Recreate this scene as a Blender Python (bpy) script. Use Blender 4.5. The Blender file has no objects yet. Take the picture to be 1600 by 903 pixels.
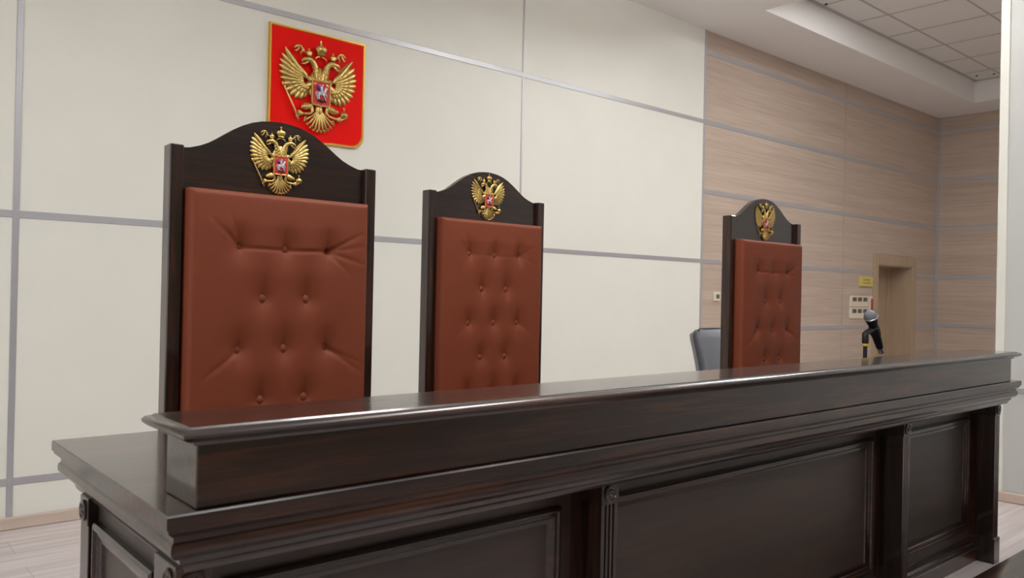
import bpy, math, random
from mathutils import Vector, Matrix

# ---------------------------------------------------------------- camera
SC = bpy.context.scene
COL = SC.collection
CAM_F, YAW, PITCH, ROLL = 1270.0, 0.71437, 0.00381, 0.02132
cam_d = bpy.data.cameras.new('camera')
cam = bpy.data.objects.new('camera', cam_d)
COL.objects.link(cam)
fw = Vector((math.sin(YAW)*math.cos(PITCH), math.cos(YAW)*math.cos(PITCH), math.sin(PITCH)))
rt = Vector((math.cos(YAW), -math.sin(YAW), 0))
up = rt.cross(fw)
r2 = math.cos(ROLL)*rt + math.sin(ROLL)*up
u2 = -math.sin(ROLL)*rt + math.cos(ROLL)*up
M = Matrix((r2, u2, -fw)).transposed().to_4x4()
M.translation = Vector((0, -4.1218, 1.0875))
cam.matrix_world = M
cam_d.sensor_width = 36
cam_d.lens = CAM_F*36/1600
cam_d.clip_start = 0.05
cam_d.dof.use_dof = True
cam_d.dof.focus_distance = 2.4
cam_d.dof.aperture_fstop = 6.3
SC.camera = cam

# ---------------------------------------------------------------- world, exposure
SC.view_settings.view_transform = 'Standard'
SC.view_settings.look = 'None'
SC.view_settings.gamma = 1
SC.view_settings.use_curve_mapping = False
SC.view_settings.exposure = 0.04
w = bpy.data.worlds.new('world')
SC.world = w
w.use_nodes = True
w.node_tree.nodes['Background'].inputs[0].default_value = (0.8, 0.85, 0.95, 1)
w.node_tree.nodes['Background'].inputs[1].default_value = 0.3

# lamp positions: unseen panels added to light the room (x, y, z, watts)
SOFFIT = 3.3286
TILE = 3.57
# hall: added hanging panels, out of view, lit on both faces (x, y, watts down, watts up, where)
ADDED_LAMPS_HALL = [(-0.7, -2.7, 13, 15, 0.42, 'left one in the row over the desk'), (1.8, -2.8, 20, 18, 0.42, 'middle one in the row over the desk'),
              (4.2, -1.9, 8, 26, 0.32, 'right one in the row over the desk'),
              (-0.7, -5.2, 10, 13, 0.42, 'left one in the row over the main floor'), (1.8, -5.2, 15, 14, 0.42, 'middle one in the row over the main floor'),
              (3.6, -5.2, 8, 9, 0.42, 'right one in the row over the main floor')]
ADDED_LAMPS_SIDE = [(6.25, -1.75, 24, 'at its left end'), (6.6, -3.4, 36, 'in its middle'), (7.4, -5.1, 58, 'far from the wood wall')]  # recess panels added out of view to light the wood-panelled side
ADDED_DAYLIGHT_W = 30.0             # for the unseen window added in the left wall
LAMP_COL = (0.975, 0.99, 1.0)


# ---------------------------------------------------------------- materials
def new_mat(name):
    m = bpy.data.materials.new(name)
    m.use_nodes = True
    nt = m.node_tree
    return m, nt, nt.nodes['Principled BSDF']


def lin(c):
    return tuple(((v/255+0.055)/1.055)**2.4 if v/255 > 0.04045 else v/255/12.92 for v in c)+(1,)


def plain(name, rgb, rough=0.5, metal=0.0, coat=0.0, bump=0.0, bscale=200, spec=0.5, croug=0.1):
    m, nt, b = new_mat(name)
    b.inputs['Base Color'].default_value = lin(rgb)
    b.inputs['Roughness'].default_value = rough
    b.inputs['Metallic'].default_value = metal
    b.inputs['Coat Weight'].default_value = coat
    b.inputs['Coat Roughness'].default_value = croug
    b.inputs['Specular IOR Level'].default_value = spec
    tc = nt.nodes.new('ShaderNodeTexCoord')
    nz = nt.nodes.new('ShaderNodeTexNoise')
    nz.inputs['Scale'].default_value = bscale
    nz.inputs['Detail'].default_value = 3
    nt.links.new(tc.outputs['Object'], nz.inputs['Vector'])
    # faint tone variation
    mr = nt.nodes.new('ShaderNodeMixRGB')
    mr.blend_type = 'MULTIPLY'
    mr.inputs[0].default_value = 0.06
    mr.inputs[1].default_value = lin(rgb)
    nt.links.new(nz.outputs['Fac'], mr.inputs[2])
    nt.links.new(mr.outputs[0], b.inputs['Base Color'])
    if bump:
        bp = nt.nodes.new('ShaderNodeBump')
        bp.inputs['Strength'].default_value = bump
        bp.inputs['Distance'].default_value = 0.002
        nt.links.new(nz.outputs['Fac'], bp.inputs['Height'])
        nt.links.new(bp.outputs[0], b.inputs['Normal'])
    return m


def wood(name, stops, scale, rough=0.5, coat=0.0, croug=0.2, bump=0.0, detail=6, spec=0.5, coords='Object', big=0.35):
    """streaked wood: stretched noise along the grain; scale = (sx, sy, sz) frequency per axis"""
    m, nt, b = new_mat(name)
    tc = nt.nodes.new('ShaderNodeTexCoord')
    mp = nt.nodes.new('ShaderNodeMapping')
    mp.inputs['Scale'].default_value = scale
    nt.links.new(tc.outputs[coords], mp.inputs[0])
    nz = nt.nodes.new('ShaderNodeTexNoise')
    nz.inputs['Scale'].default_value = 1
    nz.inputs['Detail'].default_value = detail
    nz.inputs['Roughness'].default_value = 0.62
    nz.inputs['Distortion'].default_value = 0.5
    nt.links.new(mp.outputs[0], nz.inputs['Vector'])
    n2 = nt.nodes.new('ShaderNodeTexNoise')
    n2.inputs['Scale'].default_value = 0.22
    n2.inputs['Detail'].default_value = 2
    nt.links.new(mp.outputs[0], n2.inputs['Vector'])
    mx = nt.nodes.new('ShaderNodeMixRGB')
    mx.inputs[0].default_value = big
    nt.links.new(nz.outputs['Fac'], mx.inputs[1])
    nt.links.new(n2.outputs['Fac'], mx.inputs[2])
    cr = nt.nodes.new('ShaderNodeValToRGB')
    el = cr.color_ramp.elements
    el[0].position, el[0].color = stops[0][0], lin(stops[0][1])
    el[1].position, el[1].color = stops[-1][0], lin(stops[-1][1])
    for p, c in stops[1:-1]:
        e = el.new(p)
        e.color = lin(c)
    nt.links.new(mx.outputs[0], cr.inputs[0])
    nt.links.new(cr.outputs[0], b.inputs['Base Color'])
    b.inputs['Roughness'].default_value = rough
    b.inputs['Coat Weight'].default_value = coat
    b.inputs['Coat Roughness'].default_value = croug
    b.inputs['Specular IOR Level'].default_value = spec
    if bump:
        bp = nt.nodes.new('ShaderNodeBump')
        bp.inputs['Strength'].default_value = bump
        bp.inputs['Distance'].default_value = 0.001
        nt.links.new(nz.outputs['Fac'], bp.inputs['Height'])
        nt.links.new(bp.outputs[0], b.inputs['Normal'])
    return m


M_WHITE = plain('white_laminate', (237, 235, 225), 0.45, bscale=3)
M_WHITE2 = plain('white_plaster', (205, 205, 201), 0.6, bscale=3)
M_CEIL = plain('ceiling_paint', (236, 233, 229), 0.8, bscale=2)
M_STRIP = plain('aluminium_strip', (186, 185, 188), 0.35, metal=0.35, bscale=30)
M_LIGHTWOOD = wood('light_oak_laminate', [(0.36, (176, 156, 140)), (0.5, (189, 169, 153)), (0.64, (200, 182, 166))], (1.6, 1.6, 60), 0.55)
M_DOORWOOD = wood('door_laminate', [(0.3, (168, 145, 119)), (0.7, (186, 163, 137))], (18, 18, 1.2), 0.5)
M_SKIRT = wood('skirting_wood', [(0.3, (192, 172, 157)), (0.7, (212, 194, 180))], (2, 2, 30), 0.5)
DARK = [(0.38, (15, 6, 4)), (0.5, (33, 15, 9)), (0.63, (66, 34, 19))]
M_DARK = wood('dark_oak_x', DARK, (3.2, 60, 60), 0.36, coat=0.9, croug=0.11, bump=0.12, spec=0.3)
M_DARKV = wood('dark_oak_z', DARK, (60, 60, 3.2), 0.36, coat=0.9, croug=0.11, bump=0.12, spec=0.3)
M_DARKY = wood('dark_oak_y', DARK, (60, 3.2, 60), 0.36, coat=0.9, croug=0.11, bump=0.12, spec=0.3)
M_PANEL = wood('dark_oak_veneer', [(0.36, (40, 30, 26)), (0.5, (52, 41, 36)), (0.64, (64, 49, 41))], (3.0, 50, 44), 0.42, coat=0.2, croug=0.3, bump=0.15)
M_LEATHER = plain('brown_leather', (123, 59, 36), 0.55, coat=0.0, bump=0.25, bscale=900, spec=0.25)
M_GOLD = plain('gold_relief', (206, 176, 108), 0.36, metal=1.0, bscale=60)
M_GOLDRIM = plain('gold_rim', (226, 178, 84), 0.3, metal=0.9, bscale=60)
M_RED = plain('red_enamel', (246, 10, 1), 0.6, bscale=200, bump=0.1, spec=0.15)
M_RED2 = plain('red_field', (206, 44, 34), 0.45, bscale=50)
M_SILVER = plain('silver_figure', (214, 212, 220), 0.35, metal=0.3, bscale=90)
M_BLUE = plain('blue_cape', (36, 52, 160), 0.45, bscale=50)
M_BLACK = plain('black_plastic', (20, 20, 22), 0.45, bscale=100)
M_DRAGON = plain('dark_dragon', (34, 32, 44), 0.4, bscale=100)
M_CHROME = plain('grille_steel', (132, 134, 140), 0.5, metal=0.8, bump=1.0, bscale=900)
M_BAND = plain('steel_band', (205, 207, 210), 0.25, metal=0.9)
M_YELLOW = plain('yellow_ring', (226, 176, 30), 0.5)
M_CREAM = plain('cream_plastic', (226, 214, 190), 0.4)
M_SOCKETDARK = plain('socket_face', (96, 90, 88), 0.5)
M_BRASS = plain('brass_plate', (222, 206, 120), 0.4, metal=0.25)
M_BRASSDARK = plain('engraving', (130, 112, 50), 0.6)
M_GREY = plain('grey_leatherette', (116, 118, 124), 0.42, bump=0.2, bscale=500)
M_GREYDARK = plain('grey_piping', (52, 54, 60), 0.5)
M_REDPL = plain('red_plastic', (170, 50, 44), 0.4)
M_DARKGAP = plain('seam', (176, 162, 154), 0.6)
M_GRID = plain('ceiling_grid', (176, 172, 166), 0.5)
M_DOT = plain('dark_clip', (40, 38, 38), 0.5)
M_TILE = plain('mineral_tile', (222, 219, 214), 0.85, bump=0.2, bscale=60)


def floor_mat():
    m, nt, b = new_mat('pale_laminate_floor')
    tc = nt.nodes.new('ShaderNodeTexCoord')
    mp = nt.nodes.new('ShaderNodeMapping')
    mp.inputs['Scale'].default_value = (1.2, 26, 1)
    nt.links.new(tc.outputs['Object'], mp.inputs[0])
    nz = nt.nodes.new('ShaderNodeTexNoise')
    nz.inputs['Scale'].default_value = 1
    nz.inputs['Detail'].default_value = 6
    nt.links.new(mp.outputs[0], nz.inputs['Vector'])
    br = nt.nodes.new('ShaderNodeTexBrick')
    br.inputs['Scale'].default_value = 1
    br.inputs['Brick Width'].default_value = 1.3
    br.inputs['Row Height'].default_value = 0.19
    br.inputs['Mortar Size'].default_value = 0.0015
    br.inputs['Color1'].default_value = (1, 1, 1, 1)
    br.inputs['Color2'].default_value = (0.86, 0.86, 0.86, 1)
    br.inputs['Mortar'].default_value = (0.62, 0.6, 0.6, 1)
    nt.links.new(tc.outputs['Object'], br.inputs['Vector'])
    cr = nt.nodes.new('ShaderNodeValToRGB')
    cr.color_ramp.elements[0].position = 0.3
    cr.color_ramp.elements[0].color = lin((196, 183, 180))
    cr.color_ramp.elements[1].position = 0.7
    cr.color_ramp.elements[1].color = lin((226, 216, 214))
    nt.links.new(nz.outputs['Fac'], cr.inputs[0])
    mx = nt.nodes.new('ShaderNodeMixRGB')
    mx.blend_type = 'MULTIPLY'
    mx.inputs[0].default_value = 1
    nt.links.new(cr.outputs[0], mx.inputs[1])
    nt.links.new(br.outputs['Color'], mx.inputs[2])
    nt.links.new(mx.outputs[0], b.inputs['Base Color'])
    b.inputs['Roughness'].default_value = 0.38
    return m


M_FLOOR = floor_mat()
m, nt, b = new_mat('added_lamp_diffuser')  # glowing face of the added light panels
b.inputs['Base Color'].default_value = (0.9, 0.9, 0.9, 1)
b.inputs['Emission Color'].default_value = LAMP_COL+(1,)
b.inputs['Emission Strength'].default_value = 4.0
M_ADDED_LED = m


# ---------------------------------------------------------------- mesh helpers
class MB:
    def __init__(s):
        s.v, s.f = [], []

    def add(s, vs, fs):
        o = len(s.v)
        s.v += [tuple(p) for p in vs]
        s.f += [tuple(i+o for i in f) for f in fs]
        return s

    def box(s, x0, x1, y0, y1, z0, z1, bev=0.0):
        b = min(bev, (x1-x0)/2.1, (y1-y0)/2.1, (z1-z0)/2.1)
        if b <= 0:
            vs = [(x, y, z) for x in (x0, x1) for y in (y0, y1) for z in (z0, z1)]
            return s.add(vs, [(0, 1, 3, 2), (4, 6, 7, 5), (0, 4, 5, 1), (2, 3, 7, 6), (0, 2, 6, 4), (1, 5, 7, 3)])
        # chamfered box: 24 verts
        vs, idx = [], {}
        X, Y, Z = (x0, x1), (y0, y1), (z0, z1)
        for i in (0, 1):
            for j in (0, 1):
                for k in (0, 1):
                    sx, sy, sz = (1, -1)[i], (1, -1)[j], (1, -1)[k]
                    idx[i, j, k, 0] = len(vs); vs.append((X[i], Y[j]+sy*b, Z[k]+sz*b))
                    idx[i, j, k, 1] = len(vs); vs.append((X[i]+sx*b, Y[j], Z[k]+sz*b))
                    idx[i, j, k, 2] = len(vs); vs.append((X[i]+sx*b, Y[j]+sy*b, Z[k]))
        q = idx
        fs = []
        for i in (0, 1):
            f = [q[i, 0, 0, 0], q[i, 0, 1, 0], q[i, 1, 1, 0], q[i, 1, 0, 0]]; fs.append(f if i == 0 else f[::-1])
            f = [q[0, i, 0, 1], q[1, i, 0, 1], q[1, i, 1, 1], q[0, i, 1, 1]]; fs.append(f if i == 0 else f[::-1])
            f = [q[0, 0, i, 2], q[0, 1, i, 2], q[1, 1, i, 2], q[1, 0, i, 2]]; fs.append(f if i == 0 else f[::-1])
        for j in (0, 1):
            for k in (0, 1):
                fs.append([q[0, j, k, 1], q[1, j, k, 1], q[1, j, k, 2], q[0, j, k, 2]])
                fs.append([q[j, 0, k, 0], q[j, 1, k, 0], q[j, 1, k, 2], q[j, 0, k, 2]])
                fs.append([q[j, k, 0, 0], q[j, k, 1, 0], q[j, k, 1, 1], q[j, k, 0, 1]])
        for i in (0, 1):
            for j in (0, 1):
                for k in (0, 1):
                    fs.append([q[i, j, k, 0], q[i, j, k, 1], q[i, j, k, 2]])
        return s.add(vs, fs)

    def rings(s, rings, cap0=True, cap1=True, closed=True):
        n = len(rings[0])
        vs = [p for r in rings for p in r]
        fs = []
        for a in range(len(rings)-1):
            for i in range(n if closed else n-1):
                j = (i+1) % n
                fs.append((a*n+i, a*n+j, (a+1)*n+j, (a+1)*n+i))
        if cap0:
            fs.append(tuple(range(n))[::-1])
        if cap1:
            fs.append(tuple((len(rings)-1)*n+i for i in range(n)))
        return s.add(vs, fs)

    def lathe(s, org, axis, prof, n=24):
        """prof: list of (radius, distance along axis)"""
        a = Vector(axis).normalized()
        t = Vector((0, 0, 1)) if abs(a.z) < 0.9 else Vector((1, 0, 0))
        e1 = a.cross(t).normalized()
        e2 = a.cross(e1)
        o = Vector(org)
        rs = []
        for r, d in prof:
            rs.append([o+a*d+(e1*math.cos(2*math.pi*i/n)+e2*math.sin(2*math.pi*i/n))*max(r, 1e-5) for i in range(n)])
        return s.rings(rs)

    def tube(s, pts, rad, n=8):
        pts = [Vector(p) for p in pts]
        rs = []
        for i, p in enumerate(pts):
            d = (pts[min(i+1, len(pts)-1)]-pts[max(i-1, 0)]).normalized()
            t = Vector((0, 1, 0)) if abs(d.y) < 0.9 else Vector((1, 0, 0))
            e1 = d.cross(t).normalized()
            e2 = d.cross(e1)
            r = rad[i] if isinstance(rad, (list, tuple)) else rad
            rs.append([p+(e1*math.cos(2*math.pi*k/n)+e2*math.sin(2*math.pi*k/n))*r for k in range(n)])
        return s.rings(rs)

    def ell(s, c, ax, by, cz, ang=0.0, nu=10, nv=6):
        """ellipsoid centred c with half lengths ax (along ang in xz), by (y), cz"""
        ca, sa = math.cos(ang), math.sin(ang)
        rs = []
        for i in range(nv+1):
            th = math.pi*i/nv
            X = -math.cos(th)*ax
            r = max(math.sin(th), 1e-3)
            ring = []
            for k in range(nu):
                ph = 2*math.pi*k/nu
                Z = math.cos(ph)*cz*r
                Y = math.sin(ph)*by*r
                ring.append((c[0]+X*ca-Z*sa, c[1]+Y, c[2]+X*sa+Z*ca))
            rs.append(ring)
        return s.rings(rs)

    def prism(s, poly, y0, y1):
        """poly of (x, z) extruded in y"""
        return s.rings([[(x, y0, z) for x, z in poly], [(x, y1, z) for x, z in poly]])

    def loop_mould(s, x0, x1, y0, y1, prof, f, cap0=True, cap1=True):
        """mitred moulding round the rectangle; prof = (outward offset, height); f(x, y, h) -> point"""
        rs = []
        for o, h in prof:
            rs.append([f(x0-o, y0-o, h), f(x1+o, y0-o, h), f(x1+o, y1+o, h), f(x0-o, y1+o, h)])
        return s.rings(rs, cap0, cap1)

    def build(s, name, mat, parent=None, smooth=False, loc=(0, 0, 0), angle=40):
        me = bpy.data.meshes.new(name)
        me.from_pydata(s.v, [], s.f)
        me.validate()
        import bmesh
        bm = bmesh.new()
        bm.from_mesh(me)
        bmesh.ops.recalc_face_normals(bm, faces=bm.faces)
        if smooth:
            for fc in bm.faces:
                fc.smooth = True
            for e in bm.edges:
                if len(e.link_faces) == 2 and e.calc_face_angle(0) > math.radians(angle):
                    e.smooth = False
        bm.to_mesh(me)
        bm.free()
        me.materials.append(mat)
        o = bpy.data.objects.new(name, me)
        COL.objects.link(o)
        o.location = loc
        if parent:
            o.parent = parent
        return o


def thing(name, label, cat, loc=(0, 0, 0), group=None):
    o = bpy.data.objects.new(name, None)
    o.empty_display_size = 0.1
    COL.objects.link(o)
    o.location = loc
    tag(o, label, cat, group)
    return o


def tag(o, label, cat, group=None):
    o['label'] = label
    o['category'] = cat
    if group:
        o['group'] = group
    return o


def struct(o):
    o['kind'] = 'structure'
    return o


# ---------------------------------------------------------------- room shell
ZA, S = 1.3835, 0.587          # height of the middle strip, strip spacing
X0, X1, XW, XG, XC = 0.686, 3.6306, 5.673, 8.103, 10.4426
LOW = -0.57                    # main floor level below the judges' podium
YEND, XL = -9.0, -2.6
RW = 4.966                     # face of the right-hand white wall
DX0, DX1, DZ = 8.882, 9.76, 1.483

struct(MB().box(XL-0.2, 5.25, -3.0, 0.0, -0.06, 0.0).build('floor', M_FLOOR))
struct(MB().box(XL-0.2, 5.25, -3.02, -3.0, LOW, 0.0).build('trim_1', M_LIGHTWOOD))
struct(MB().box(XL-0.2, XC+0.1, YEND, 0.4, LOW-0.06, LOW).build('floor', M_FLOOR))
struct(MB().box(XL-0.2, XW, 0.0, 0.15, -0.06, SOFFIT+0.3).build('wall_back', M_WHITE))
mb = MB()
mb.box(XW, DX0, 0.0, 0.5, LOW, SOFFIT+0.3)
mb.box(DX1, XC+0.2, 0.0, 0.5, LOW, SOFFIT+0.3)
mb.box(DX0, DX1, 0.0, 0.5, DZ, SOFFIT+0.3)
struct(mb.build('wall_back', M_LIGHTWOOD))
struct(MB().box(XC, XC+0.2, YEND, 0.0, LOW, SOFFIT+0.3).build('wall_return', M_LIGHTWOOD))
mb = MB()
mb.box(XL-0.2, XL, YEND, -4.4, LOW, SOFFIT+0.3)
mb.box(XL-0.2, XL, -1.2, 0.0, LOW, SOFFIT+0.3)
mb.box(XL-0.2, XL, -4.4, -1.2, LOW, 0.5)
mb.box(XL-0.2, XL, -4.4, -1.2, 2.5, SOFFIT+0.3)
struct(mb.build('wall_left', M_WHITE))
struct(MB().box(XL-0.2, XC+0.2, YEND-0.2, YEND, LOW, SOFFIT+0.3).build('wall_front', M_DOORWOOD))
struct(MB().box(RW, RW+0.25, YEND, -2.488, LOW, SOFFIT, 0.004).build('wall_right', M_WHITE2))

# unseen window added in the left wall to brighten left-facing sides
WY0, WY1, WZ0, WZ1 = -4.4, -1.2, 0.5, 2.5
mb = MB()
for a, c in ((WY0, WY0+0.06), (WY1-0.06, WY1), ((WY0+WY1)/2-0.03, (WY0+WY1)/2+0.03)):
    mb.box(XL-0.1, XL+0.03, a, c, WZ0, WZ1)
mb.box(XL-0.1, XL+0.03, WY0, WY1, WZ0, WZ0+0.06)
mb.box(XL-0.1, XL+0.03, WY0, WY1, WZ1-0.06, WZ1)
struct(mb.build('window_added', M_CREAM))
wl = bpy.data.lights.new('added_daylight', 'AREA')
wl.shape = 'RECTANGLE'
wl.size, wl.size_y = WZ1-WZ0, WY1-WY0
wl.energy = ADDED_DAYLIGHT_W
wl.color = (0.88, 0.94, 1.0)
wlo = bpy.data.objects.new('added_daylight', wl)
COL.objects.link(wlo)
wlo.location = (XL-0.12, (WY0+WY1)/2, (WZ0+WZ1)/2)
wlo.rotation_euler = (0, -math.pi/2, 0)

# strips of the white wall panels
n = [1]
def strip(x0, x1, z, h, mat=M_STRIP, d=0.004):
    n[0] += 1
    struct(MB().box(x0, x1, -d, 0.001, z-h/2, z+h/2, 0.0015).build('trim_%d' % n[0], mat))
for z in (ZA-2*S, ZA, ZA+2*S):
    strip(XL, XW, z, 0.032)
for x, wd in ((X0, 0.026), (X1, 0.014)):
    n[0] += 1
    struct(MB().box(x-wd/2, x+wd/2, -0.0045, 0.001, 0.05, SOFFIT, 0.0015).build('trim_%d' % n[0], M_STRIP))
n[0] += 1
struct(MB().box(XW-0.012, XW+0.012, -0.006, 0.001, 0.05, SOFFIT, 0.0015).build('trim_%d' % n[0], M_STRIP))
# strips of the wood panelling and of the return wall
for i in range(-2, 4):
    z = ZA+i*S
    if z < DZ+0.1:
        strip(XW+0.012, DX0-0.105, z, 0.038)
        strip(DX1+0.08, XC, z, 0.038)
    else:
        strip(XW+0.012, XC, z, 0.038)
    n[0] += 1
    struct(MB().box(XC-0.005, XC+0.001, YEND, 0.0, z-0.019, z+0.019, 0.0015).build('trim_%d' % n[0], M_STRIP))
n[0] += 1
struct(MB().box(XG-0.008, XG+0.008, -0.003, 0.001, LOW, SOFFIT).build('trim_%d' % n[0], M_DARKGAP))
n[0] += 1
struct(MB().box(XC-0.022, XC, -0.02, -0.001, LOW, SOFFIT).build('trim_%d' % n[0], M_STRIP))
# right wall: edge bead and chair-rail strip
n[0] += 1
struct(MB().box(RW-0.006, RW+0.02, -2.53, -2.482, 0.0, SOFFIT, 0.004).build('trim_%d' % n[0], M_WHITE))
n[0] += 1
struct(MB().box(RW-0.006, RW+0.001, YEND, -2.52, 0.597, 0.629, 0.002).build('trim_%d' % n[0], M_STRIP))


def skirting(name, pts_box):
    struct(MB().box(*pts_box, 0.006).build(name, M_SKIRT))


skirting('baseboard_back', (XL, 5.25, -0.016, 0.0, 0.0, 0.056))
skirting('baseboard_right', (RW-0.016, RW, -3.0, -2.47, 0.0, 0.056))
skirting('baseboard_return', (XC-0.016, XC, YEND, -0.02, LOW, LOW+0.06))

# ceiling: soffit with a recessed coffer over the side room, hall soffit
CX0, CX1, CY = 5.611, 9.87, -0.60
mb = MB()
mb.box(XL-0.2, CX0, YEND-0.2, 0.15, SOFFIT, SOFFIT+0.35)
mb.box(CX0, XC+0.2, CY, 0.5, SOFFIT, SOFFIT+0.35)
mb.box(CX1, XC+0.2, YEND-0.2, CY, SOFFIT, SOFFIT+0.35)
mb.box(CX0, CX1, YEND-0.2, -8.2, SOFFIT, SOFFIT+0.35)
struct(mb.build('ceiling', M_CEIL))
struct(MB().box(CX0, CX1, -8.2, CY, TILE, TILE+0.05).build('ceiling', M_TILE))
mb = MB()
g = 0.007
gx = [CX0+0.0]
x = 6.45-0.605*2
while x < CX1:
    if x > CX0:
        mb.box(x-g, x+g, -8.2, CY, TILE-0.004, TILE+0.001)
    x += 0.605
y = -0.90
while y > -8.2:
    mb.box(CX0, CX1, y-g, y+g, TILE-0.0045, TILE+0.001)
    y -= 0.6
mb.box(CX0, CX1, CY-0.03, CY, TILE-0.008, TILE)
mb.box(CX1-0.03, CX1, -8.2, CY, TILE-0.008, TILE)
n[0] += 1
struct(mb.build('trim_%d' % n[0], M_GRID))
for k, (x, y) in enumerate(((9.644, -0.70), (9.689, -0.857), (6.437, -0.658))):
    c = MB().lathe((x, y, TILE), (0, 0, -1), [(0.013, 0), (0.013, 0.005), (0.008, 0.007), (0.008, 0.011), (0, 0.012)], 12).build('sprinkler_head', M_DOT, smooth=True)
    tag(c, ['small dark sprinkler head in the tiled ceiling recess corner', 'small dark sprinkler head on the recess edge, nearest the white wall',
            'small dark sprinkler head at the upper edge of the ceiling recess, farthest left'][k], 'sprinkler', 'sprinklers in the ceiling recess')

# door opening with its frame and leaf
struct(MB().box(DX0, DX1, 0.28, 0.32, LOW, DZ).build('door_1', M_DOORWOOD))
mb = MB()
mb.box(DX0-0.105, DX0, -0.018, 0.0, LOW, DZ+0.105, 0.003)
mb.box(DX1, DX1+0.08, -0.018, 0.0, LOW, DZ+0.105, 0.003)
mb.box(DX0, DX1, -0.018, 0.0, DZ, DZ+0.105, 0.003)
mb.box(DX0, DX0+0.012, -0.01, 0.28, LOW, DZ)
mb.box(DX1-0.012, DX1, -0.01, 0.28, LOW, DZ)
mb.box(DX0+0.012, DX1-0.012, -0.01, 0.28, DZ-0.012, DZ)
mb.box(DX1-0.05, DX1-0.012, 0.25, 0.28, LOW, DZ-0.012)
n[0] += 1
struct(mb.build('trim_%d' % n[0], M_DOORWOOD))


# ---------------------------------------------------------------- added light panels, all out of view
def area(par, z, watts, flip=False):
    ld = bpy.data.lights.new('added_lamp_light', 'AREA')
    ld.shape = 'SQUARE'
    ld.size = 0.56
    ld.energy = watts
    ld.color = LAMP_COL
    lo = bpy.data.objects.new('added_lamp_light', ld)
    COL.objects.link(lo)
    lo.parent = par
    lo.location = (0, 0, z)
    if flip:
        lo.rotation_euler = (math.pi, 0, 0)


def added_panel(x, y, z, watts, label, up=0.0, drop=0.0):
    t = thing('added_lamp', label, 'ceiling lamp', (x, y, z-drop), 'added square light panels')
    MB().loop_mould(-0.28, 0.28, -0.28, 0.28, [(0.0, -0.004), (0.0, -0.012), (0.018, -0.012), (0.018, 0.012), (0.0, 0.012)], lambda a, b, h: (a, b, h), False, False).build('frame', M_CREAM, t)
    MB().box(-0.28, 0.28, -0.28, 0.28, -0.006, -0.003).build('diffuser', M_ADDED_LED, t)
    area(t, -0.014, watts)
    if up:
        MB().box(-0.28, 0.28, -0.28, 0.28, 0.003, 0.006).build('diffuser', M_ADDED_LED, t)
        area(t, 0.014, up, True)
        for a in (-0.27, 0.27):
            MB().tube([(a, a, 0.01), (a, a, drop)], 0.003, 6).build('hanging_wire', M_STRIP, t)


for x, y, wd, wu, dr, wh in ADDED_LAMPS_HALL:
    added_panel(x, y, SOFFIT, wd, 'added hanging white light panel out of view, '+wh, wu, dr)
for x, y, wt, wh in ADDED_LAMPS_SIDE:
    added_panel(x, y, TILE, wt, 'added white light panel out of view in the tiled ceiling recess, '+wh)

# ---------------------------------------------------------------- judges' desk
YF = -2.893                    # front face of the posts
DXL, DXR = 0.419, 3.798        # outer faces of the end posts
YB = -2.30                     # back edge of the carcass
YP = -2.795                    # recessed front panel
TOPZ = 0.765
desk = thing('judges_desk', "long dark wooden judges' desk with raised front ledge and panelled front", 'desk', (0, 0, 0))

ident = lambda a, b, h: (a, b, h)
# worktop with its two-tier moulding
top_prof = [(0.026, 0.668), (0.030, 0.678), (0.036, 0.684), (0.038, 0.692), (0.048, 0.696), (0.055, 0.704), (0.056, 0.713), (0.0545, 0.719),
            (0.051, 0.722), (0.051, 0.729), (0.056, 0.733), (0.062, 0.739), (0.062, 0.743), (0.0655, 0.745), (0.0655, 0.762), (0.0635, TOPZ)]
MB().loop_mould(DXL+0.030, DXR-0.034, YF, YB-0.02, top_prof, ident).build('worktop', M_DARK, desk, smooth=True, angle=25)
# ledge on the worktop
LZ = 0.861
LX0, LX1, LY0, LY1 = 0.428, 3.745, -2.945, -2.815
MB().box(LX0, LX1, LY0, LY1, TOPZ, LZ, 0.002).build('ledge_box', M_DARK, desk)
cap_prof = [(0.0, LZ-0.004), (0.006, LZ-0.003), (0.008, LZ+0.002), (0.014, LZ+0.003), (0.023, LZ+0.007), (0.029, LZ+0.012), (0.030, LZ+0.016), (0.026, LZ+0.021), (0.020, LZ+0.023), (0.018, LZ+0.023), (0.015, LZ+0.0255)]
MB().loop_mould(LX0, LX1, LY0, LY1, cap_prof, ident).build('ledge_cap', M_DARK, desk, smooth=True, angle=35)

# carcass boards
MB().box(DXL+0.05, DXR-0.05, YP, YP+0.02, 0.0, 0.675).build('front_panel', M_PANEL, desk)
MB().box(DXL+0.02, DXL+0.04, YP+0.02, YB-0.03, 0.0, 0.675).build('side_panel', M_PANEL, desk)
MB().box(DXR-0.04, DXR-0.02, YP+0.02, YB-0.03, 0.0, 0.675).build('side_panel', M_PANEL, desk)

BW = 0.057
posts_x = [DXL, 1.344, 2.872, DXR-BW]


def fluted(x0, x1, y0, y1, z0, z1, grooves_front=True, side=None):
    """post shaft with three vertical flutes in the front (and one side)"""
    g, d = 0.006, 0.004
    poly = []
    wdt = x1-x0
    front = []
    for k in range(3):
        c = x0+wdt*(0.26+0.24*k)
        front += [(c-g/2, y0), (c-g/4, y0+d), (c+g/4, y0+d), (c+g/2, y0)]
    poly = [(x0, y0)]+front+[(x1, y0), (x1, y1), (x0, y1)]
    if side == 'L':
        dd = BW
        sid = []
        for k in (2, 1, 0):
            c = y0+dd*(0.26+0.24*k)
            sid += [(x0, c+g/2), (x0+d, c+g/4), (x0+d, c-g/4), (x0, c-g/2)]
        poly += sid
    return MB().rings([[(a, b, z0) for a, b in poly], [(a, b, z1) for a, b in poly]])


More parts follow.
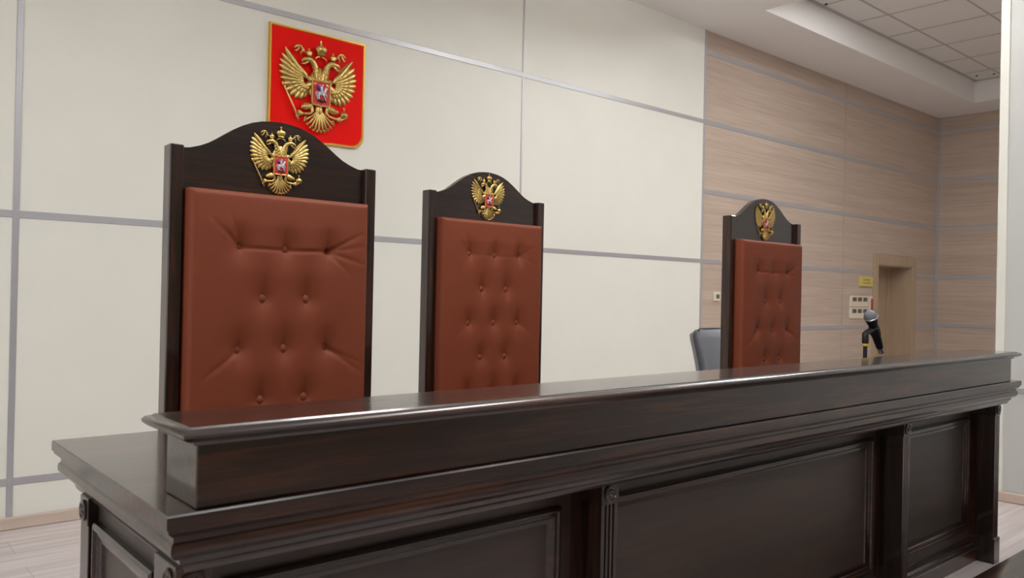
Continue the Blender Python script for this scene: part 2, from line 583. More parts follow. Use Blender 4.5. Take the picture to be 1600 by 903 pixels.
def rosette(cx, cy, cz, ax, parent):
    MB().lathe((cx, cy, cz), ax, [(0.021, 0), (0.021, 0.003), (0.019, 0.0045), (0.016, 0.0045), (0.0135, 0.0015), (0.009, 0.0015), (0.0075, 0.004), (0.004, 0.0065), (0, 0.007)], 28).build('rosette', M_DARKV, parent, smooth=True)


for k, px in enumerate(posts_x):
    a, c = px, px+BW
    p = MB().box(a, c, YF, YP, 0.615, 0.668, 0.0015).build('post_block', M_DARKV, desk)
    rosette((a+c)/2, YF, 0.641, (0, -1, 0), p)
    if k == 0:
        rosette(a, YF+BW/2, 0.641, (-1, 0, 0), p)
    if k == 3:
        rosette(c, YF+BW/2, 0.641, (1, 0, 0), p)
    fluted(a+0.002, c-0.002, YF+0.003, YP, 0.105, 0.615, side='L' if k == 0 else None).build('post', M_DARKV, desk)
    MB().box(a-0.003, c+0.003, YF-0.004, YP, 0.0, 0.105, 0.002).build('post_base', M_DARKV, desk)
# rear end posts
for k, px in enumerate((DXL, DXR-BW)):
    y0, y1 = YB-0.04-BW, YB-0.04
    p = MB().box(px, px+BW, y0, y1, 0.615, 0.668, 0.0015).build('post_block', M_DARKV, desk)
    rosette(px if k == 0 else px+BW, (y0+y1)/2, 0.641, (-1 if k == 0 else 1, 0, 0), p)
    MB().box(px+0.002, px+BW-0.002, y0, y1, 0.105, 0.615, 0.0015).build('post', M_DARKV, desk)
    MB().box(px-0.003, px+BW+0.003, y0-0.003, y1, 0.0, 0.105, 0.002).build('post_base', M_DARKV, desk)

# framed mouldings round each bay
mould = [(0.0, 0.0), (0.0, 0.012), (-0.006, 0.016), (-0.010, 0.016), (-0.013, 0.011), (-0.020, 0.011), (-0.024, 0.007), (-0.034, 0.005), (-0.037, 0.0)]
fz = lambda x, z, h: (x, YP-h, z)
for a, c in ((posts_x[0]+BW, posts_x[1]), (posts_x[1]+BW, posts_x[2]), (posts_x[2]+BW, posts_x[3])):
    MB().loop_mould(a+0.055, c-0.04, 0.135, 0.603, mould, fz, False, False).build('panel_moulding', M_DARK, desk, smooth=True, angle=25)
    # stepped plinth of the bay
    pp = [(YP, 0.0), (YF+0.062, 0.0), (YF+0.062, 0.052), (YF+0.066, 0.056), (YF+0.074, 0.058), (YF+0.074, 0.066), (YF+0.082, 0.072), (YF+0.084, 0.080), (YF+0.092, 0.084), (YP, 0.088)]
    MB().rings([[(a, y, z) for y, z in pp], [(c, y, z) for y, z in pp]]).build('plinth', M_DARK, desk)
sy0, sy1 = YP+0.0, YB-0.04-BW
MB().loop_mould(sy0+0.035, sy1-0.012, 0.135, 0.625, mould, lambda y, z, h: (DXL+0.02-h, y, z), False, False).build('panel_moulding', M_DARKY, desk, smooth=True, angle=25)
MB().loop_mould(sy0+0.035, sy1-0.03, 0.135, 0.603, mould, lambda y, z, h: (DXR-0.02+h, y, z), False, False).build('panel_moulding', M_DARKY, desk, smooth=True, angle=25)
MB().box(DXL+0.008, DXL+0.02, sy0+0.01, sy1, 0.0, 0.07, 0.003).build('plinth', M_DARKY, desk)
MB().box(DXR-0.02, DXR-0.008, sy0+0.01, sy1, 0.0, 0.07, 0.003).build('plinth', M_DARKY, desk)

# ---------------------------------------------------------------- eagle relief (unit size, x right, z up, relief towards -y)
def E2(x, y):
    """point on the measured emblem drawing -> unit coordinates"""
    return ((x-515)/760.0, -(y-462)/775.0)


def eagle_mesh():
    mb = MB()
    for sg in (-1, 1):
        def P(x, y, yy=0.0, sg=sg):
            a, c = E2(x, y)
            return (-sg*a, yy, c)

        def feather(root, tip, wd, dep, yy):
            r, t = P(*root), P(*tip)
            dx, dz = t[0]-r[0], t[2]-r[2]
            L = math.hypot(dx, dz)
            mb.ell(((r[0]+t[0])/2, yy, (r[2]+t[2])/2), L/2, dep, wd, math.atan2(dz, dx), 8, 7)
        # primaries
        tips = [(207, 185), (178, 232), (164, 282), (158, 332), (160, 384), (170, 436), (188, 488), (218, 536), (258, 570), (304, 590), (350, 590), (388, 572)]
        roots = [(372, 372), (360, 388), (352, 402), (348, 414), (348, 426), (352, 438), (358, 446), (368, 452), (380, 456), (392, 460), (404, 464), (416, 466)]
        for t, r in zip(tips, roots):
            feather(r, t, 0.034, 0.022, -0.020)
        # coverts, second and third row
        for k in range(10):
            t = tips[k+1] if k < 11 else tips[11]
            r = roots[k+1]
            m1 = (r[0]+(t[0]-r[0])*0.60, r[1]+(t[1]-r[1])*0.60)
            feather(r, m1, 0.030, 0.024, -0.036)
            m2 = (r[0]+(t[0]-r[0])*0.34, r[1]+(t[1]-r[1])*0.34)
            feather((r[0]+22, r[1]+4), m2, 0.025, 0.026, -0.050)
        # leading edge of the wing, shoulder
        mb.tube([P(207, 180, -0.03), P(262, 250, -0.035), P(318, 320, -0.045), P(380, 384, -0.055), P(392, 408, -0.055)], [0.008, 0.02, 0.028, 0.03, 0.02], 8)
        mb.tube([P(398, 470, -0.04), P(440, 452, -0.05), P(470, 440, -0.05)], [0.04, 0.045, 0.05], 8)
        mb.ell(P(432, 410, -0.05), 0.025, 0.02, 0.03)
        # curl between the neck and the wing
        mb.tube([P(440, 392, -0.04), P(414, 392, -0.05), P(402, 412, -0.05), P(416, 428, -0.05)], [0.012, 0.014, 0.012, 0.006], 6)
        # neck and head
        mb.tube([P(492, 440, -0.04), P(480, 360, -0.055), P(468, 305, -0.065), P(445, 265, -0.07), P(412, 248, -0.075)], [0.05, 0.042, 0.035, 0.034, 0.032], 10)
        mb.ell(P(405, 250, -0.075), 0.042, 0.035, 0.034)
        for k in range(4):   # neck feathers
            feather((455+k*5, 285+k*34), (436+k*8, 322+k*34), 0.013, 0.02, -0.08)
            feather((482+k*3, 295+k*34), (474+k*5, 334+k*34), 0.013, 0.02, -0.088)
        # hooked beak, upper and lower, tongue
        mb.tube([P(388, 250, -0.08), P(360, 255, -0.085), P(344, 268, -0.08), P(342, 280, -0.075)], [0.026, 0.02, 0.012, 0.004], 8)
        mb.tube([P(392, 272, -0.075), P(362, 294, -0.075), P(336, 293, -0.075)], [0.018, 0.012, 0.003], 6)
        mb.tube([P(410, 240, -0.10), P(396, 240, -0.108)], [0.006, 0.004], 6)
        # small crown on the head
        mb.lathe(P(405, 222, -0.072), (0, 0, 1), [(0.030, 0), (0.034, 0.006), (0.030, 0.012), (0.042, 0.035), (0.036, 0.05), (0.012, 0.058), (0.008, 0.062), (0.010, 0.07), (0.0, 0.078)], 12)
        mb.tube([P(405, 175, -0.072), P(405, 152, -0.072)], 0.005, 6)
        mb.tube([P(396, 162, -0.072), P(414, 162, -0.072)], 0.005, 6)
        # fluttering ribbons
        mb.tube([P(372, 196, -0.05), P(352, 172, -0.06), P(338, 150, -0.05), P(310, 146, -0.06), P(290, 160, -0.05), P(278, 172, -0.055)], [0.008, 0.013, 0.016, 0.012, 0.014, 0.004], 6)
        mb.tube([P(345, 160, -0.05), P(350, 182, -0.06), P(336, 200, -0.05), P(338, 222, -0.055)], [0.010, 0.014, 0.012, 0.003], 6)
        mb.tube([P(318, 150, -0.05), P(312, 176, -0.06), P(296, 196, -0.05), P(278, 190, -0.055)], [0.008, 0.013, 0.010, 0.003], 6)
        # ribbon from the central crown
        mb.tube([P(507, 205, -0.06), P(480, 212, -0.065), P(462, 232, -0.07)], [0.010, 0.010, 0.008], 6)
        # thigh, shin, talons
        mb.ell(P(405, 640, -0.05), 0.075, 0.035, 0.042, 0.5*sg*-1 if False else (0.35 if sg < 0 else math.pi-0.35), 10, 7)
        for k in range(5):
            feather((440-k*20, 612+k*6), (420-k*18, 664+k*2), 0.015, 0.02, -0.075)
        mb.tube([P(440, 640, -0.05), P(452, 676, -0.055), P(430, 700, -0.06), P(392, 708, -0.06), P(345, 712, -0.06)], [0.03, 0.020, 0.016, 0.014, 0.014], 8)
        for a, c in ((318, 690), (312, 712), (322, 735)):
            mb.tube([P(350, 712, -0.06), P(332, (c+712)/2-3, -0.08), P(a, c, -0.07)], [0.016, 0.014, 0.006], 6)
        mb.ell(P(345, 712, -0.065), 0.024, 0.025, 0.026)
        # tail lobes of this side
        for k, (tx, ty, wd) in enumerate(((515, 842, 0.012), (478, 838, 0.012), (444, 824, 0.012), (414, 798, 0.012), (388, 764, 0.011))):
            a, c = (514-k*4, 640+k*6)
            mb.tube([P(a, c, -0.05), P(a+(tx-a)*0.5+k*3, c+(ty-c)*0.5, -0.06), P(a+(tx-a)*0.85, c+(ty-c)*0.85, -0.06), P(tx, ty, -0.045)], [0.009, wd, wd*1.15, wd*0.8], 8)
        for tx, ty in ((498, 846), (466, 838), (436, 820), (408, 796), (384, 768), (386, 748)):
            mb.tube([P(tx+12, ty-14, -0.06), P(tx+2, ty-10, -0.075), P(tx-5, ty, -0.06), P(tx+3, ty+4, -0.05)], [0.008, 0.011, 0.010, 0.005], 6)
    # body behind the small shield
    mb.ell((0, -0.03, 0.0), 0.22, 0.05, 0.13, math.pi/2, 14, 10)
    mb.ell((0, -0.03, -0.25), 0.09, 0.045, 0.05, math.pi/2, 10, 8)
    # central crown
    cx, cz = E2(515, 196)
    mb.lathe((0, -0.06, cz), (0, 0, 1), [(0.045, 0), (0.052, 0.008), (0.046, 0.018), (0.068, 0.05), (0.072, 0.075), (0.055, 0.098), (0.018, 0.104), (0.012, 0.11), (0.015, 0.122), (0.0, 0.132)], 16)
    for k in range(3):
        mb.ell((-0.034+0.034*k, -0.115, cz+0.06), 0.03, 0.012, 0.014, math.pi/2, 8, 5)
    mb.tube([(0, -0.06, cz+0.125), (0, -0.06, cz+0.168)], 0.007, 6)
    mb.tube([(-0.016, -0.06, cz+0.150), (0.016, -0.06, cz+0.150)], 0.006, 6)
    # shield rim
    sp = [(-0.108, 0.062), (0.108, 0.062), (0.108, -0.190), (0.092, -0.206), (0.02, -0.208), (0.0, -0.222), (-0.02, -0.208), (-0.092, -0.206), (-0.108, -0.190)]
    for a, c in zip(sp, sp[1:]+sp[:1]):
        mb.tube([(a[0], -0.095, a[1]), (c[0], -0.095, c[1])], 0.009, 6)

    # sceptre (left claw) and orb (right claw)
    def Q(x, y, yy):
        a, c = E2(x, y)
        return (a, yy, c)
    mb.tube([Q(205, 500, -0.03), Q(232, 560, -0.04), Q(290, 680, -0.06), Q(322, 748, -0.05), Q(332, 775, -0.045)], [0.010, 0.010, 0.011, 0.013, 0.004], 8)
    mb.ell(Q(318, 738, -0.05), 0.02, 0.02, 0.02)
    mb.ell(Q(196, 486, -0.03), 0.028, 0.02, 0.02, -1.1)
    ox, oz = E2(745, 672)
    mb.lathe((ox, -0.05, oz-0.045), (0, 0, 1), [(0.0, 0), (0.03, 0.008), (0.046, 0.026), (0.05, 0.045), (0.052, 0.048), (0.052, 0.055), (0.046, 0.066), (0.03, 0.082), (0.008, 0.09), (0.012, 0.10), (0.0, 0.108)], 14)
    mb.tube([(ox, -0.05, oz+0.055), (ox, -0.05, oz+0.098)], 0.007, 6)
    mb.tube([(ox-0.018, -0.05, oz+0.08), (ox+0.018, -0.05, oz+0.08)], 0.006, 6)
    mb.tube([Q(690, 712, -0.06), Q(720, 712, -0.07), Q(738, 700, -0.10)], [0.014, 0.012, 0.005], 6)
    return mb


def rider_mesh():
    mb = MB()
    z0 = -0.075
    y = -0.105
    mb.ell((0.0, y, z0), 0.045, 0.014, 0.024, 0.12, 10, 7)              # horse body
    mb.tube([(0.03, y, z0+0.008), (0.046, y, z0+0.04), (0.052, y, z0+0.062)], [0.020, 0.015, 0.011], 8)
    mb.ell((0.062, y, z0+0.060), 0.020, 0.010, 0.011, -0.6)
    mb.tube([(0.036, y, z0-0.005), (0.060, y, z0-0.008), (0.066, y, z0-0.032)], [0.010, 0.008, 0.005], 6)
    mb.tube([(0.028, y, z0-0.01), (0.042, y, z0-0.04), (0.054, y, z0-0.062)], [0.010, 0.007, 0.005], 6)
    mb.tube([(-0.034, y, z0-0.008), (-0.052, y, z0-0.035), (-0.040, y, z0-0.07)], [0.013, 0.008, 0.006], 6)
    mb.tube([(-0.026, y, z0-0.012), (-0.030, y, z0-0.042), (-0.020, y, z0-0.074)], [0.012, 0.008, 0.006], 6)
    mb.tube([(-0.044, y, z0+0.01), (-0.064, y, z0+0.0), (-0.066, y, z0-0.03)], [0.008, 0.010, 0.003], 6)
    mb.ell((-0.002, y-0.01, z0+0.045), 0.03, 0.012, 0.016, math.pi/2)   # rider torso
    mb.ell((0.006, y-0.01, z0+0.084), 0.013, 0.012, 0.012)
    mb.tube([(0.0, y-0.015, z0+0.02), (0.016, y-0.018, z0-0.012), (0.012, y-0.018, z0-0.03)], [0.010, 0.008, 0.005], 6)
    mb.tube([(-0.032, y-0.02, z0+0.09), (0.05, y-0.02, z0-0.075)], 0.0035, 6)   # lance
    return mb


EAGLE = eagle_mesh()
RIDER = rider_mesh()
CAPE = MB().ell((-0.036, -0.112, -0.022), 0.030, 0.012, 0.018, -0.5)
DRAGON = MB().tube([(-0.05, -0.10, -0.165), (-0.02, -0.108, -0.150), (0.012, -0.104, -0.166), (0.04, -0.108, -0.150), (0.062, -0.10, -0.168)], [0.006, 0.012, 0.015, 0.012, 0.005], 8)
FIELD = MB().prism([(-0.106, 0.060), (0.106, 0.060), (0.106, -0.188), (0.090, -0.204), (0.02, -0.206), (0.0, -0.218), (-0.02, -0.206), (-0.090, -0.204), (-0.106, -0.188)], -0.095, -0.03)
_cache = {}


def crest(parent, loc, size, depth, nm='eagle_crest', sx=1.0):
    def inst(name, mb, mat, par, smooth=True):
        if name in _cache:
            o = bpy.data.objects.new(name, _cache[name])
            COL.objects.link(o)
            o.parent = par
        else:
            o = mb.build(name, mat, par, smooth=smooth, angle=60)
            _cache[name] = o.data
        return o
    e = inst(nm, EAGLE, M_GOLD, parent)
    _cache.setdefault('eagle_crest', e.data)
    e.location = loc
    e.scale = (size*sx, depth, size)
    inst('shield_field', FIELD, M_RED2, e, False)
    inst('horseman', RIDER, M_SILVER, e)
    inst('cape', CAPE, M_BLUE, e)
    inst('dragon', DRAGON, M_DRAGON, e)
    return e


# red state emblem on the wall
EX0, EX1, EZ1, EZ0 = 1.824, 2.404, 2.494, 1.888
emb = thing('coat_of_arms', 'red shield with gold double-headed eagle, hung on the white wall', 'coat of arms', ((EX0+EX1)/2, 0, (EZ0+EZ1)/2))
hw, hh = (EX1-EX0)/2, (EZ1-EZ0)/2


def shield_poly(w_, h_, r_, o_):
    """rounded lower corners, shallow point at the bottom centre"""
    w_, h_ = w_+o_, h_+o_
    pts = [(-w_, h_), (w_, h_)]
    for k in range(7):
        a = math.radians(-90*k/6)
        pts.append((w_-r_+r_*math.cos(a), -h_+r_+r_*math.sin(a)))
    pts += [(w_*0.30, -h_-0.001), (w_*0.14, -h_-0.006), (0.0, -h_-0.018), (-w_*0.14, -h_-0.006), (-w_*0.30, -h_-0.001)]
    for k in range(7):
        a = math.radians(-90-90*k/6)
        pts.append((-w_+r_+r_*math.cos(a), -h_+r_+r_*math.sin(a)))
    return pts


MB().prism(shield_poly(hw, hh, 0.07, -0.008), -0.016, 0.0).build('board', M_RED, emb)
rr = [[(x, y, z) for x, z in shield_poly(hw, hh, 0.07, o)] for o, y in ((0.0, 0.0), (0.0, -0.016), (-0.003, -0.021), (-0.010, -0.021), (-0.014, -0.0155))]
MB().rings(rr, False, False).build('gold_border', M_GOLDRIM, emb, smooth=True, angle=30)
EC = (2.112, 2.192)
crest(emb, (EC[0]-emb.location.x, -0.016, EC[1]-emb.location.z), 0.500, 0.38, 'eagle', 1.0)

# ---------------------------------------------------------------- judges' chairs
HW = 0.5655/2
CHW = 0.2435


def seg_d(px, pz, a, b):
    dx, dz = b[0]-a[0], b[1]-a[1]
    L2 = dx*dx+dz*dz
    t = max(0, min(1, ((px-a[0])*dx+(pz-a[1])*dz)/L2))
    return math.hypot(px-a[0]-t*dx, pz-a[1]-t*dz), t


def cushion_mesh(zb, zt, rows, creases, T=0.052):
    """tufted back pad: front at y=-T relative to the panel face"""
    NX, NZ = 110, 190
    btn = []
    for i, z in enumerate(rows):
        xs = (-0.119, 0.0, 0.119) if i % 2 == 0 else (-0.0595, 0.0595)
        btn += [(x, z) for x in xs]
    er = 0.014
    vs, fs = [], []

    def ypos(x, z):
        e = min(CHW-abs(x), z-zb, zt-z)
        if e < er:
            k = 1-e/er
            y = -(T-er)-er*math.sqrt(max(0, 1-k*k))
        else:
            y = -T
        # soft overall crown
        cx = 1-(x/CHW)**4
        y -= 0.006*cx*min(1, (min(z-zb, zt-z))/0.08)
        for bx, bz in btn:
            dx, dz = x-bx, z-bz
            if abs(dx) > 0.12 or abs(dz) > 0.14:
                continue
            r = math.hypot(dx, dz)
            y += 0.010*math.exp(-r/0.014)+0.0062*math.exp(-(dx/0.034)**2-((dz-0.010)/0.044)**2)
            # crease above and below the button
            if 0 < dz < 0.07:
                y += 0.0032*math.exp(-(dx/(0.004+0.12*dz))**2)*(1-dz/0.07)
            elif -0.05 < dz <= 0:
                y += 0.0025*math.exp(-(dx/0.005)**2)*(1+dz/0.05)
            # faint diamond pleats towards the neighbours
        for a, b2, dep, wd in creases:
            if min(a[0], b2[0])-0.03 < x < max(a[0], b2[0])+0.03 and min(a[1], b2[1])-0.03 < z < max(a[1], b2[1])+0.03:
                d, t = seg_d(x, z, a, b2)
                y += dep*(1-0.8*t)*math.exp(-(d/wd)**2)
        return min(y, -0.006)
    for j in range(NZ+1):
        z = zb+(zt-zb)*j/NZ
        for i in range(NX+1):
            x = -CHW+2*CHW*i/NX
            vs.append((x, ypos(x, z), z))
    for j in range(NZ):
        for i in range(NX):
            a = j*(NX+1)+i
            fs.append((a, a+1, a+NX+2, a+NX+1))
    # skirt back to the panel
    ring = [i for i in range(NX+1)]+[(j)*(NX+1)+NX for j in range(1, NZ+1)]+[NZ*(NX+1)+i for i in range(NX-1, -1, -1)]+[j*(NX+1) for j in range(NZ-1, 0, -1)]
    o = len(vs)
    for i in ring:
        vs.append((vs[i][0], 0.0, vs[i][2]))
    L = len(ring)
    for k in range(L):
        fs.append((ring[k], ring[(k+1) % L], o+(k+1) % L, o+k))
    return MB().add(vs, fs), btn, ypos


ARCH = [(-0.252, 0.002), (-0.232, 0.004), (-0.207, 0.012), (-0.185, 0.022), (-0.166, 0.034), (-0.146, 0.048), (-0.124, 0.063), (-0.10, 0.077), (-0.075, 0.088), (-0.05, 0.095), (-0.025, 0.0985), (0, 0.1)]
ARCH = ARCH+[(-x, z) for x, z in ARCH[-2::-1]]


def judge_chair(xl, yf, ztop, label, row0, creases, czt, has_group='judges chairs behind the desk'):
    """xl: left outer edge, yf: front face of the posts, ztop: top of the posts"""
    t = thing('judge_chair', label, 'chair', (xl+HW, yf, 0), has_group)
    PD = 0.045
    for s_ in (-1, 1):
        x0 = -HW if s_ < 0 else HW-0.033
        MB().box(x0, x0+0.033, 0, PD, 0, ztop, 0.0025).build('post', M_DARKV, t)
    poly = [(x, ztop-0.006+z) for x, z in ARCH]
    poly = [(-0.2515, 0.46)]+[(max(-0.2515, min(0.2515, x)), z) for x, z in poly]+[(0.2515, 0.46)]
    MB().prism(poly, 0.017, 0.041).build('back_panel', M_DARK, t)
    zt = czt
    rows = [row0-0.1275*k for k in range(6) if row0-0.1275*k > 0.52]
    mb, btn, yp = cushion_mesh(0.47, zt, rows, creases)
    c = mb.build('back_cushion', M_LEATHER, t, smooth=True, loc=(0, 0.017, 0), angle=75)
    for bx, bz in btn:
        y = yp(bx, bz)
        MB().lathe((bx, y+0.004, bz), (0, -1, 0), [(0.0125, 0), (0.0132, 0.006), (0.0122, 0.010), (0.009, 0.0125), (0.0, 0.0138)], 16).build('button', M_LEATHER, c, smooth=True)
    crest(t, (0.0, 0.0165, zt+0.093+0.002), 0.176, 0.105)
    # seat and front legs (under the desk)
    MB().box(-0.2515, 0.2515, -0.40, 0.017, 0.36, 0.41, 0.004).build('seat_frame', M_DARK, t)
    MB().box(-0.245, 0.245, -0.405, 0.014, 0.41, 0.47, 0.02).build('seat_cushion', M_LEATHER, t, smooth=True)
    for s_ in (-1, 1):
        x0 = -0.2515 if s_ < 0 else 0.2515-0.04
        MB().box(x0, x0+0.04, -0.40, -0.36, 0, 0.36, 0.003).build('leg', M_DARKV, t)
    return t


def std_creases(z1, z3, strong):
    a = []
    a += [((-0.119, z1), (-0.190, z1+0.065), 0.0035*strong, 0.005), ((-0.119, z1+0.004), (-0.150, z1+0.09), 0.0025*strong, 0.005)]
    a += [((0.119, z1), (0.225, z1+0.055), 0.004*strong, 0.005), ((0.119, z1), (0.235, z1+0.02), 0.003*strong, 0.005), ((0.119, z1), (0.225, z1-0.03), 0.0035*strong, 0.005), ((0.119, z1), (0.19, z1-0.065), 0.003*strong, 0.005)]
    a += [((-0.119, z1), (0.0, z1-0.003), 0.003*strong, 0.004), ((0.0, z1-0.003), (-0.119, z1), 0.003*strong, 0.004), ((0.0, z1-0.003), (0.119, z1), 0.003*strong, 0.004), ((0.119, z1), (0.0, z1-0.003), 0.003*strong, 0.004)]
    a += [((-0.119, z3), (-0.215, z3-0.075), 0.0035*strong, 0.006), ((0.119, z3), (0.225, z3-0.07), 0.0045*strong, 0.006), ((0.119, z3), (0.235, z3-0.05), 0.003*strong, 0.006)]
    return a


judge_chair(0.645, -2.129, 1.4245, 'tall brown tufted judge chair with eagle crest, nearest and leftmost, below the red emblem', 1.184,
            std_creases(1.184, 0.929, 1.0), 1.322)
judge_chair(1.676, -1.727, 1.449, 'tall brown tufted judge chair with eagle crest, middle of the three', 1.224,
            std_creases(1.224, 0.969, 0.35), 1.352)
judge_chair(2.951, -2.127, 1.4335, 'tall brown tufted judge chair with eagle crest, rightmost, in front of the wood panelling', 1.199,
            std_creases(1.199, 0.944, 1.0), 1.334)

# ---------------------------------------------------------------- grey armchair by the wall
ac = thing('office_chair', 'grey leatherette office chair standing behind the rightmost judge chair', 'chair', (4.19, -1.2, 0))


def pad(w0, w1, z0, z1, th, bow, nx=16, nz=14):
    """curved upholstered back: narrower at the bottom, rounded top corners"""
    mb = MB()
    front, back = [], []
    for j in range(nz+1):
        t = j/nz
        z = z0+(z1-z0)*t
        w = w0+(w1-w0)*min(1, t*1.15)
        if t > 0.88:
            w -= 0.035*((t-0.88)/0.12)**2.2
        if t < 0.08:
            w -= 0.02*((0.08-t)/0.08)**2
        fr, bk = [], []
        for i in range(nx+1):
            s_ = -1+2*i/nx
            e = min(1-abs(s_), min(t, 1-t)*2.2)
            rr_ = math.sqrt(max(0, 1-(1-min(1, e/0.12))**2)) if e < 0.12 else 1
            yc = -bow*s_*s_-0.05*t*t*-1
            fr.append((s_*w, yc-th/2*rr_, z))
            bk.append((s_*w, yc+th/2*rr_, z))
        front.append(fr)
        back.append(bk)
    rings = [f+b[::-1] for f, b in zip(front, back)]
    mb.rings(rings)
    return mb


pad(0.20, 0.262, 0.47, 0.888, 0.07, 0.06).build('backrest', M_GREY, ac, smooth=True, angle=60)
MB().tube([(-0.262+0.035, 0.02-0.055, 0.886), (-0.12, 0.04, 0.889), (0, 0.05, 0.889), (0.12, 0.04, 0.889), (0.262-0.035, 0.02-0.055, 0.886)], 0.005, 6).build('piping', M_GREYDARK, ac, smooth=True)
MB().box(-0.24, 0.24, -0.47, 0.02, 0.42, 0.51, 0.03).build('seat', M_GREY, ac, smooth=True)
MB().lathe((0, -0.2, 0.06), (0, 0, 1), [(0.03, 0), (0.03, 0.2), (0.02, 0.2), (0.02, 0.36)], 16).build('gas_column', M_BLACK, ac, smooth=True)
for k in range(5):
    a = 2*math.pi*k/5
    l_ = MB().tube([(0, -0.2, 0.09), (0.15*math.cos(a), -0.2+0.15*math.sin(a), 0.085), (0.28*math.cos(a), -0.2+0.28*math.sin(a), 0.06)], [0.022, 0.018, 0.014], 8).build('base_leg', M_BLACK, ac, smooth=True)
    MB().lathe((0.28*math.cos(a)-0.012*math.sin(a), -0.2+0.28*math.sin(a)+0.012*math.cos(a), 0.025), (math.sin(a), -math.cos(a), 0), [(0.02, 0), (0.025, 0.004), (0.025, 0.02), (0.02, 0.024)], 14).build('castor', M_BLACK, l_, smooth=True)
for s_ in (-1, 1):
    MB().tube([(s_*0.25, -0.02, 0.50), (s_*0.27, -0.05, 0.60), (s_*0.27, -0.12, 0.63), (s_*0.27, -0.36, 0.62), (s_*0.26, -0.38, 0.5), (s_*0.235, -0.36, 0.46)], 0.014, 8).build('armrest', M_BLACK, ac, smooth=True)

# ---------------------------------------------------------------- microphone on its stand
MX, MY = 3.083, -2.65
ms = thing('microphone_stand', 'black desk microphone stand with yellow ring, behind the desk ledge', 'microphone stand', (MX, MY, TOPZ))
MB().lathe((0, 0, 0), (0, 0, 1), [(0.055, 0), (0.055, 0.006), (0.045, 0.012), (0.012, 0.018), (0.009, 0.022)], 32).build('base', M_BLACK, ms, smooth=True)
MB().lathe((0, 0, 0.02), (0, 0, 1), [(0.0075, 0), (0.0075, 0.138)], 16).build('pole', M_BLACK, ms, smooth=True)
MB().lathe((0, 0, 0.143), (0, 0, 1), [(0.009, 0), (0.0105, 0.003), (0.0105, 0.009), (0.009, 0.011)], 20).build('yellow_ring', M_YELLOW, ms, smooth=True)
MB().lathe((0, 0, 0.161), (0, 0, 1), [(0.0115, -0.007), (0.0125, -0.003), (0.0125, 0.03), (0.010, 0.036)], 20).build('swivel', M_BLACK, ms, smooth=True)
mic_top = Vector((0.040, 0, 0.257))        # centre of the grille ball
mic_bot = Vector((0.137, 0, 0.114))
ax = (mic_bot-mic_top).normalized()
MB().tube([(0.0, 0, 0.192), (0.014, 0, 0.198), (0.034, 0, 0.200), (0.06, 0, 0.205)], [0.010, 0.011, 0.012, 0.010], 10).build('clip_arm', M_BLACK, ms, smooth=True)
cp = mic_top+ax*0.048
MB().lathe(cp, ax, [(0.0185, 0), (0.0205, 0.002), (0.0195, 0.038), (0.0175, 0.040)], 20).build('clip', M_BLACK, ms, smooth=True)
mic = thing('microphone', 'black handheld microphone with grey ball grille, tilted in the stand', 'microphone', (MX, MY, TOPZ))
MB().lathe(mic_top, ax, [(0.0235, 0.010), (0.0225, 0.018), (0.0195, 0.030), (0.018, 0.04), (0.0175, 0.06), (0.0155, 0.12), (0.0135, 0.146), (0.0125, 0.149), (0.0, 0.150)], 24).build('handle', M_BLACK, mic, smooth=True)
ball = []
for k in range(13):
    a = math.pi*k/12
    ball.append((0.0255*math.sin(a), -0.0255*math.cos(a)*(1.0 if k < 7 else 1.0)))
MB().lathe(mic_top, ax, ball, 28).build('grille', M_CHROME, mic, smooth=True)
MB().lathe(mic_top, ax, [(0.0255, 0.001), (0.0268, 0.002), (0.0268, 0.006), (0.0255, 0.007)], 28).build('grille_band', M_BAND, mic, smooth=True)
MB().lathe(mic_top, ax, [(0.0105, 0.150), (0.0105, 0.172), (0.007, 0.176)], 16).build('connector', M_BAND, mic, smooth=True)

# ---------------------------------------------------------------- wall fittings
sp = []
for k, (z0, z1) in enumerate(((1.008, 1.128), (0.884, 1.003))):
    t = thing('socket_panel', ['cream switch panel with three dark squares, upper of the two beside the door',
                               'cream switch panel with three dark squares, lower of the two beside the door'][k], 'switch panel', (8.455, 0, (z0+z1)/2), 'switch panels by the door')
    h = (z1-z0)/2
    MB().box(-0.20, 0.20, -0.012, 0.0, -h, h, 0.003).build('frame_plate', M_CREAM, t)
    for q in range(3):
        x = -0.105+0.118*q
        MB().box(x-0.042, x+0.042, -0.016, -0.012, 0.0, 0.042, 0.001).build('switch', M_SOCKETDARK, t)

ot = thing('wall_outlet', 'cream wall switch beside the tall rightmost chair', 'switch', (5.895, 0, 1.088))
MB().box(-0.048, 0.048, -0.010, 0.0, -0.040, 0.040, 0.003).build('plate', M_CREAM, ot)
MB().box(-0.012, 0.030, -0.014, -0.010, -0.018, 0.018, 0.002).build('rocker', M_SOCKETDARK, ot)

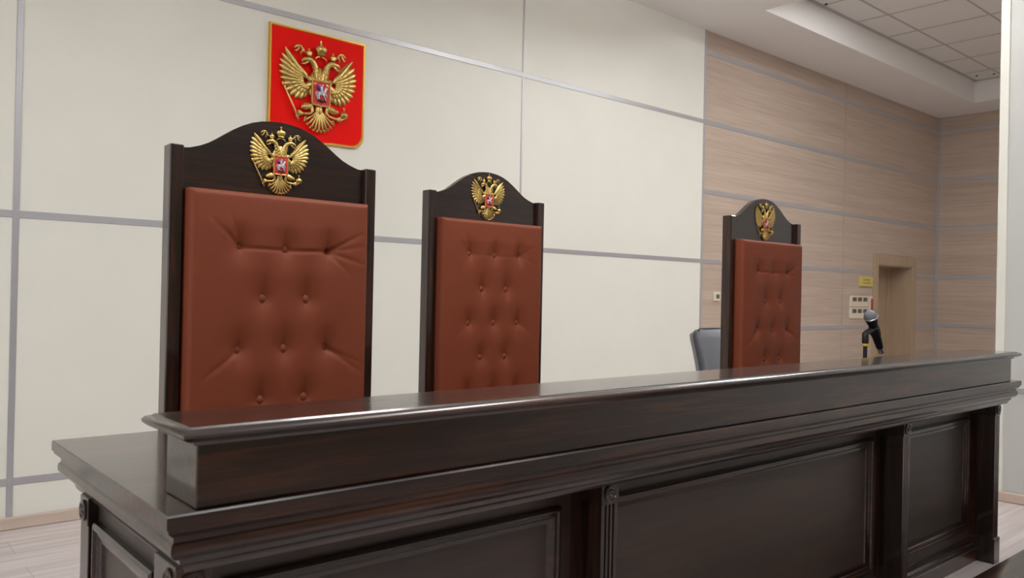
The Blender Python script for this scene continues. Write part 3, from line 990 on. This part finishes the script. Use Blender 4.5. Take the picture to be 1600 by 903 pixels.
pl = thing('door_plaque', 'small yellow brass door plaque left of the doorway', 'plaque', (8.60, 0, 1.281))
MB().box(-0.142, 0.142, -0.022, -0.0, -0.052, 0.055, 0.002).build('plate', M_BRASS, pl)
random.seed(4)
for r, (zz, x0, x1) in enumerate(((0.018, -0.072, 0.070), (-0.016, -0.082, 0.082))):
    mb = MB()
    x = x0
    while x < x1:
        wd = random.uniform(0.008, 0.014)
        mb.box(x, x+0.003, -0.0232, -0.022, zz-0.006, zz+0.006)
        mb.box(x+0.003, x+wd, -0.0232, -0.022, zz+random.choice((-0.006, 0.0, 0.003)), zz+random.choice((0.004, 0.006)))
        x += wd+0.005
    o = mb.build('engraved_line', M_BRASSDARK, pl)

cb = thing('call_point', 'narrow white and red box on the wall just left of the door frame', 'alarm box', (8.715, 0, 1.005))
MB().box(-0.036, 0.036, -0.018, 0.0, -0.118, 0.122, 0.003).build('case', M_CREAM, cb)
MB().box(-0.006, 0.034, -0.022, -0.018, -0.085, 0.095, 0.002).build('red_front', M_REDPL, cb)

# ---------------------------------------------------------------- clerk's desk on the main floor, in front of the podium
cd = thing('clerk_desk', 'lower dark wooden desk in front of the podium, in the bottom right corner', 'desk', (3.9, -3.082, LOW))
CT = 0.165-LOW                 # top of its ledge
cx0, cx1 = -1.45, 0.95
wt = CT-0.125                  # top of its worktop
MB().box(cx0+0.03, cx1-0.03, -0.52, -0.04, 0, wt-0.045, 0.003).build('body', M_PANEL, cd)
MB().loop_mould(cx0+0.03, cx1-0.03, -0.56, -0.02, [(0.0, wt-0.052), (0.012, wt-0.045), (0.022, wt-0.036), (0.018, wt-0.028), (0.030, wt-0.024), (0.030, wt-0.002), (0.027, wt)], ident).build('worktop', M_DARK, cd, smooth=True, angle=30)
MB().box(cx0+0.06, cx1-0.06, -0.10, -0.025, wt, CT-0.022, 0.002).build('ledge_box', M_DARK, cd)
MB().loop_mould(cx0+0.06, cx1-0.06, -0.10, -0.025, [(0.0, CT-0.034), (0.006, CT-0.030), (0.008, CT-0.024), (0.016, CT-0.020), (0.024, CT-0.014), (0.026, CT-0.007), (0.020, CT-0.001), (0.016, CT)], ident).build('ledge_cap', M_DARK, cd, smooth=True, angle=35)
